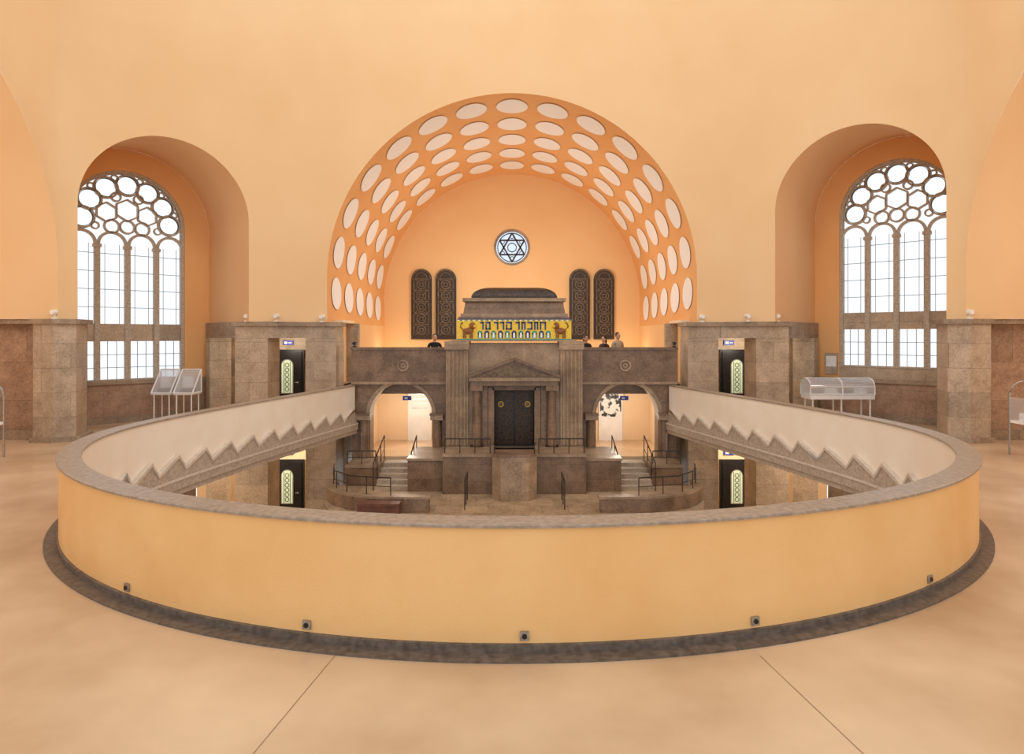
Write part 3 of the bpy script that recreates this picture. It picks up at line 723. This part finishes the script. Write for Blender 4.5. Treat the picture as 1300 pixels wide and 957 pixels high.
# ------------------------------------------------------------------ display cases
d=B('glass_lectern_case')
X0,X1,Yd=-11.0,-9.7,19.5
for i in range(2):
    xa=X0+i*0.68; xb=xa+0.58; zl_,zh=0.92,1.62
    for (p,q) in (((xa,Yd-.3,zl_),(xb,Yd-.3,zl_)),((xa,Yd+.25,zl_),(xb,Yd+.25,zl_)),((xa,Yd-.3,zl_),(xa,Yd+.25,zh)),((xb,Yd-.3,zl_),(xb,Yd+.25,zh)),((xa,Yd+.25,zh),(xb,Yd+.25,zh)),((xa,Yd-.3,zl_),(xa,Yd+.25,zl_)),((xb,Yd-.3,zl_),(xb,Yd+.25,zl_)),((xa,Yd+.25,zl_),(xa,Yd+.25,zh)),((xb,Yd+.25,zl_),(xb,Yd+.25,zh))):
        d.tube([p,q],0.022,'white')
    d.box(xa,xb,Yd-.3,Yd+.25,0.87,0.92,'white')
    d.add([(xa,Yd-.3,zl_),(xb,Yd-.3,zl_),(xb,Yd+.25,zh),(xa,Yd+.25,zh)],[(0,1,2,3)],'glass')
    d.add([(xa,Yd-.3,zl_),(xa,Yd+.25,zl_),(xa,Yd+.25,zh)],[(0,1,2)],'glass'); d.add([(xb,Yd-.3,zl_),(xb,Yd+.25,zl_),(xb,Yd+.25,zh)],[(0,1,2)],'glass')
    d.add([(xa,Yd+.25,zl_),(xb,Yd+.25,zl_),(xb,Yd+.25,zh),(xa,Yd+.25,zh)],[(0,1,2,3)],'glass')
    d.box(xa+.1,xb-.1,Yd-.1,Yd+.15,0.92,1.05,'relief'); d.box(xa+.05,xb-.25,Yd+.2,Yd+.23,0.95,1.4,'oval')
    for x in (xa+.06,xb-.06):
        for y in (Yd-.24,Yd+.2): d.tube([(x,y,0),(x,y,0.88)],0.018,'white')
d.done()
d=B('glass_vitrine_table')
xa,xb,ya,yb=9.05,11.0,19.1,19.75
d.box(xa,xb,ya,yb,0.74,0.86,'white'); d.box(xa+.05,xb-.05,ya+.05,yb-.05,0.86,0.9,'oval')
for x in (xa+.1,(xa+xb)/2,xb-.1):
    for y in (ya+.08,yb-.08): d.tube([(x,y,0),(x,y,0.76)],0.025,'white')
arc=[(ya,0.86),(ya,1.12)]+[((ya+yb)/2-(yb-ya)/2*math.cos(t),1.12+0.25*math.sin(t)) for t in [pi*i/8 for i in range(1,8)]]+[(yb,1.12),(yb,0.86)]
n=len(arc); vs=[(xa,y,z_) for y,z_ in arc]+[(xb,y,z_) for y,z_ in arc]
d.add(vs,[(i,i+1,i+1+n,i+n) for i in range(n-1)]+[list(range(n)),list(range(n,2*n))],'glass')
for x in (xa,(xa+xb)/2,xb): d.tube([(x,y,z_) for y,z_ in arc],0.018,'white')
for y,z_ in (arc[1],arc[5],arc[-2],(ya,0.9)): d.tube([(xa,y,z_),(xb,y,z_)],0.014,'white')
for q in range(4): d.box(xa+.2+q*.45,xa+.45+q*.45,ya+.15,yb-.2,0.9,1.0+0.06*(q%2),'white' if q%2 else 'steel')
d.done()
for s,yy in ((-1,13.6),(1,13.9)):
    d=B('arched_glass_display'); xx=s*11.55
    for y in (yy-.35,yy+.35): 
        d.tube([(xx-.3,y,0),(xx-.3,y,1.3)]+[(xx-.3*math.cos(t),y,1.3+.35*math.sin(t)) for t in [pi*i/10 for i in range(1,10)]]+[(xx+.3,y,1.3),(xx+.3,y,0)],0.02,'steel')
    d.box(xx-.3,xx+.3,yy-.35,yy+.35,0.72,0.78,'white'); d.box(xx-.2,xx+.2,yy-.2,yy+.2,0.78,0.95,'oval')
    d.add([(xx-.3,yy-.35,.78),(xx-.3,yy+.35,.78),(xx-.3,yy+.35,1.3),(xx-.3,yy-.35,1.3)],[(0,1,2,3)],'glass')
    d.done()
def spot(x,y,z_):
    s=B('cornice_spotlight'); s.box(x-.06,x+.06,y-.05,y+.05,z_,z_+.04,'white'); s.tube([(x,y,z_+.04),(x,y,z_+.12)],0.015,'white')
    s.cyl((x,y-.1,z_+.17),0.06,0.2,'white','y',14,0.075); s.done()
for x,y in ((-11.5,15.85),(-7.2,19.25),(-6.0,19.88),(-8.1,19.25),(11.5,15.85),(7.2,19.25),(6.0,19.88),(8.1,19.25),(-12.6,16.1),(12.6,16.1)): spot(x,y,3.1)
for x in (5.25,-5.1):
    s=B('cornice_spotlight'); s.box(x-.05,x+.05,20.35,20.5,2.3,2.34,'black'); s.cyl((x,20.35,2.42),0.06,0.18,'black','y',14); s.tube([(x,20.43,2.34),(x,20.43,2.42)],0.012,'black'); s.done()
fe=B('fire_extinguisher'); fx,fy=9.5,19.95
fe.cyl((fx,fy,0.75),0.09,0.5,'red','z',18); fe.sphere((fx,fy,1.25),0.09,0.09,0.06,'red'); fe.cyl((fx,fy,1.28),0.03,0.08,'black','z',10)
fe.tube([(fx,fy,1.34),(fx+.1,fy-.02,1.3),(fx+.12,fy-.02,1.0)],0.012,'black'); fe.box(fx-.03,fx+.08,fy-.02,fy+.02,1.34,1.37,'black')
fe.tube([(fx,fy,0),(fx,fy,0.75)],0.02,'steel'); fe.cyl((fx,fy,0),0.14,0.02,'steel','z',18); fe.done()
sg=B('info_sign',Matrix.Translation((10.62,20.95,1.75))@Matrix.Rotation(-pi/4,4,'Z'))
sg.box(-.2,.2,-.03,0,-.35,.35,'stoneL'); sg.box(-.16,.16,-.035,-.03,-.1,.25,'white'); sg.done()

# ------------------------------------------------------------------ people
def person(x,y,z,h,shirt,trous,hair,yaw=0,longhair=False):
    e=bpy.data.objects.new('person',None); sc.collection.objects.link(e)
    k_=h/1.75
    m,nt,b_=base_mat('clothes',0.8)
    tc=nt.nodes.new('ShaderNodeTexCoord'); sp=nt.nodes.new('ShaderNodeSeparateXYZ'); rp=nt.nodes.new('ShaderNodeValToRGB')
    nt.links.new(tc.outputs['Object'],sp.inputs[0]); dv=nt.nodes.new('ShaderNodeMath'); dv.operation='DIVIDE'; dv.inputs[1].default_value=1.75
    nt.links.new(sp.outputs['Z'],dv.inputs[0]); nt.links.new(dv.outputs[0],rp.inputs['Fac']); cr_=rp.color_ramp; cr_.interpolation='CONSTANT'
    cr_.elements[0].position=0; cr_.elements[0].color=lin((20,18,16))
    cr_.elements[1].position=0.045; cr_.elements[1].color=lin(trous)
    q=cr_.elements.new(0.54); q.color=lin(shirt); q=cr_.elements.new(0.845); q.color=lin((214,164,132))
    nt.links.new(rp.outputs['Color'],b_.inputs['Base Color'])
    V=[(0,0,0.95,.16,.11),(0,0,1.12,.145,.1),(0,-.01,1.3,.17,.11),(0,0,1.42,.12,.09),(0,0,1.5,.055,.055),(0,-.01,1.58,.05,.05)]
    E=[(0,1),(1,2),(2,3),(3,4),(4,5)]
    for s in (-1,1):
        n0=len(V); V+=[(s*.1,0,.86,.1,.1),(s*.11,-.01,.5,.065,.065),(s*.11,.02,.1,.042,.042),(s*.12,-.13,.035,.04,.03)]
        E+=[(0,n0),(n0,n0+1),(n0+1,n0+2),(n0+2,n0+3)]
        n0=len(V); V+=[(s*.19,0,1.4,.065,.065),(s*.25,.02,1.12,.048,.048),(s*.19,-.2,1.08,.036,.036),(s*.12,-.33,1.1,.03,.025)]
        E+=[(3,n0),(n0,n0+1),(n0+1,n0+2),(n0+2,n0+3)]
    me=bpy.data.meshes.new('body'); me.from_pydata([v[:3] for v in V],E,[]); me.materials.append(m)
    ob=bpy.data.objects.new('body',me); sc.collection.objects.link(ob); ob.parent=e
    sk=ob.modifiers.new('skin','SKIN')
    for i,v in enumerate(V): me.skin_vertices[0].data[i].radius=(v[3],v[4])
    me.skin_vertices[0].data[0].use_root=True
    sk.use_smooth_shade=True; su=ob.modifiers.new('sub','SUBSURF'); su.levels=2; su.render_levels=2
    M['skin_']=noise_mat('skin',(206,154,122),(220,172,140),scale=8,rough=0.55); M['hair_']=noise_mat('hair',tuple(max(0,c-10) for c in hair),hair,scale=12,rough=0.7)
    hd=B('head'); hz=1.645
    hd.sphere((0,-.01,hz),.077,.098,.118,'skin_',20,14)
    hd.sphere((0,-.06,hz-.06),.05,.05,.05,'skin_'); hd.sphere((0,-.113,hz-.012),.014,.02,.026,'skin_')
    for s in (-1,1):
        hd.sphere((s*.078,0,hz-.01),.012,.02,.03,'skin_'); hd.sphere((s*.03,-.098,hz+.012),.012,.008,.008,'white'); hd.sphere((s*.03,-.105,hz+.012),.005,.004,.006,'black')
        hd.box(s*.03-.016,s*.03+.016,-.108,-.098,hz+.03,hz+.036,'hair_')
    hd.sphere((0,-.104,hz-.05),.024,.008,.007,'red')
    hd.sphere((0,.012,hz+.03),.084,.1,.105,'hair_',20,12)
    if longhair: hd.sphere((0,.05,hz-.06),.085,.06,.15,'hair_')
    ho=hd.done(); ho.parent=e
    for s in (-1,1):
        px,py,pz=s*.12,-.33,1.1
        V2=[(px,py,pz,.028,.016),(px-s*0.015,py-.07,pz,.034,.014)]; E2=[(0,1)]
        for fi,(dx,L_) in enumerate(((-.03,.062),(-.01,.072),(.01,.068),(.028,.052))):
            n0=len(V2); V2+=[(px-s*.015+dx,py-.09,pz,.009,.009),(px-s*.015+dx,py-.09-L_*.5,pz-.006,.0085,.0085),(px-s*.015+dx,py-.09-L_*.85,pz-.03,.0075,.0075)]
            E2+=[(1,n0),(n0,n0+1),(n0+1,n0+2)]
        n0=len(V2); V2+=[(px-s*.045,py-.04,pz-.005,.011,.011),(px-s*.06,py-.075,pz-.012,.009,.009)]; E2+=[(0,n0),(n0,n0+1)]
        me2=bpy.data.meshes.new('hand'); me2.from_pydata([v[:3] for v in V2],E2,[]); me2.materials.append(M['skin_'])
        h2=bpy.data.objects.new('hand',me2); sc.collection.objects.link(h2); h2.parent=e
        h2.modifiers.new('skin','SKIN').use_smooth_shade=True
        for i,v in enumerate(V2): me2.skin_vertices[0].data[i].radius=(v[3],v[4])
        me2.skin_vertices[0].data[0].use_root=True
        s2=h2.modifiers.new('sub','SUBSURF'); s2.levels=1; s2.render_levels=1
    e.location=(x,y,z); e.rotation_euler=(0,0,yaw); e.scale=(k_,k_,k_)
    return e
person(-2.62,21.35,ZF,1.66,(24,24,28),(30,30,36),(30,22,16),0.2)
person(2.5,21.4,ZF,1.62,(40,34,34),(28,28,34),(40,26,18),0.4,longhair=True)
person(3.12,21.35,ZF,1.60,(50,26,26),(28,28,34),(50,32,20),-0.9,longhair=True)
person(3.62,21.6,ZF,1.72,(190,168,140),(60,60,70),(70,50,34),0.5)

# ------------------------------------------------------------------ light
wd=bpy.data.worlds.new('World'); sc.world=wd; wd.use_nodes=True
bg=wd.node_tree.nodes['Background']; bg.inputs[0].default_value=(0.96,0.98,1.0,1); bg.inputs[1].default_value=1.15
for s in (-1,1): lamp('apse_lamp',(s*4.9,27.6,1.6),40,(1,0.88,0.68))
lamp('vault_fill',(0,24.0,3.9),430,(1,0.95,0.88),0.5)  # unseen fill added to light the vault and its ovals more evenly
lamp('upper_fill',(0,10,14),700,(1,0.95,0.88),1.2)  # added fill high over the room to brighten the walls evenly
cam=bpy.data.cameras.new('camera'); co=bpy.data.objects.new('camera',cam); sc.collection.objects.link(co)
co.location=(0,0,EYE); co.rotation_euler=(pi/2,0,0); cam.sensor_width=36; cam.lens=36*800/1300; cam.shift_y=-53.5/1300; cam.clip_end=200
sc.camera=co
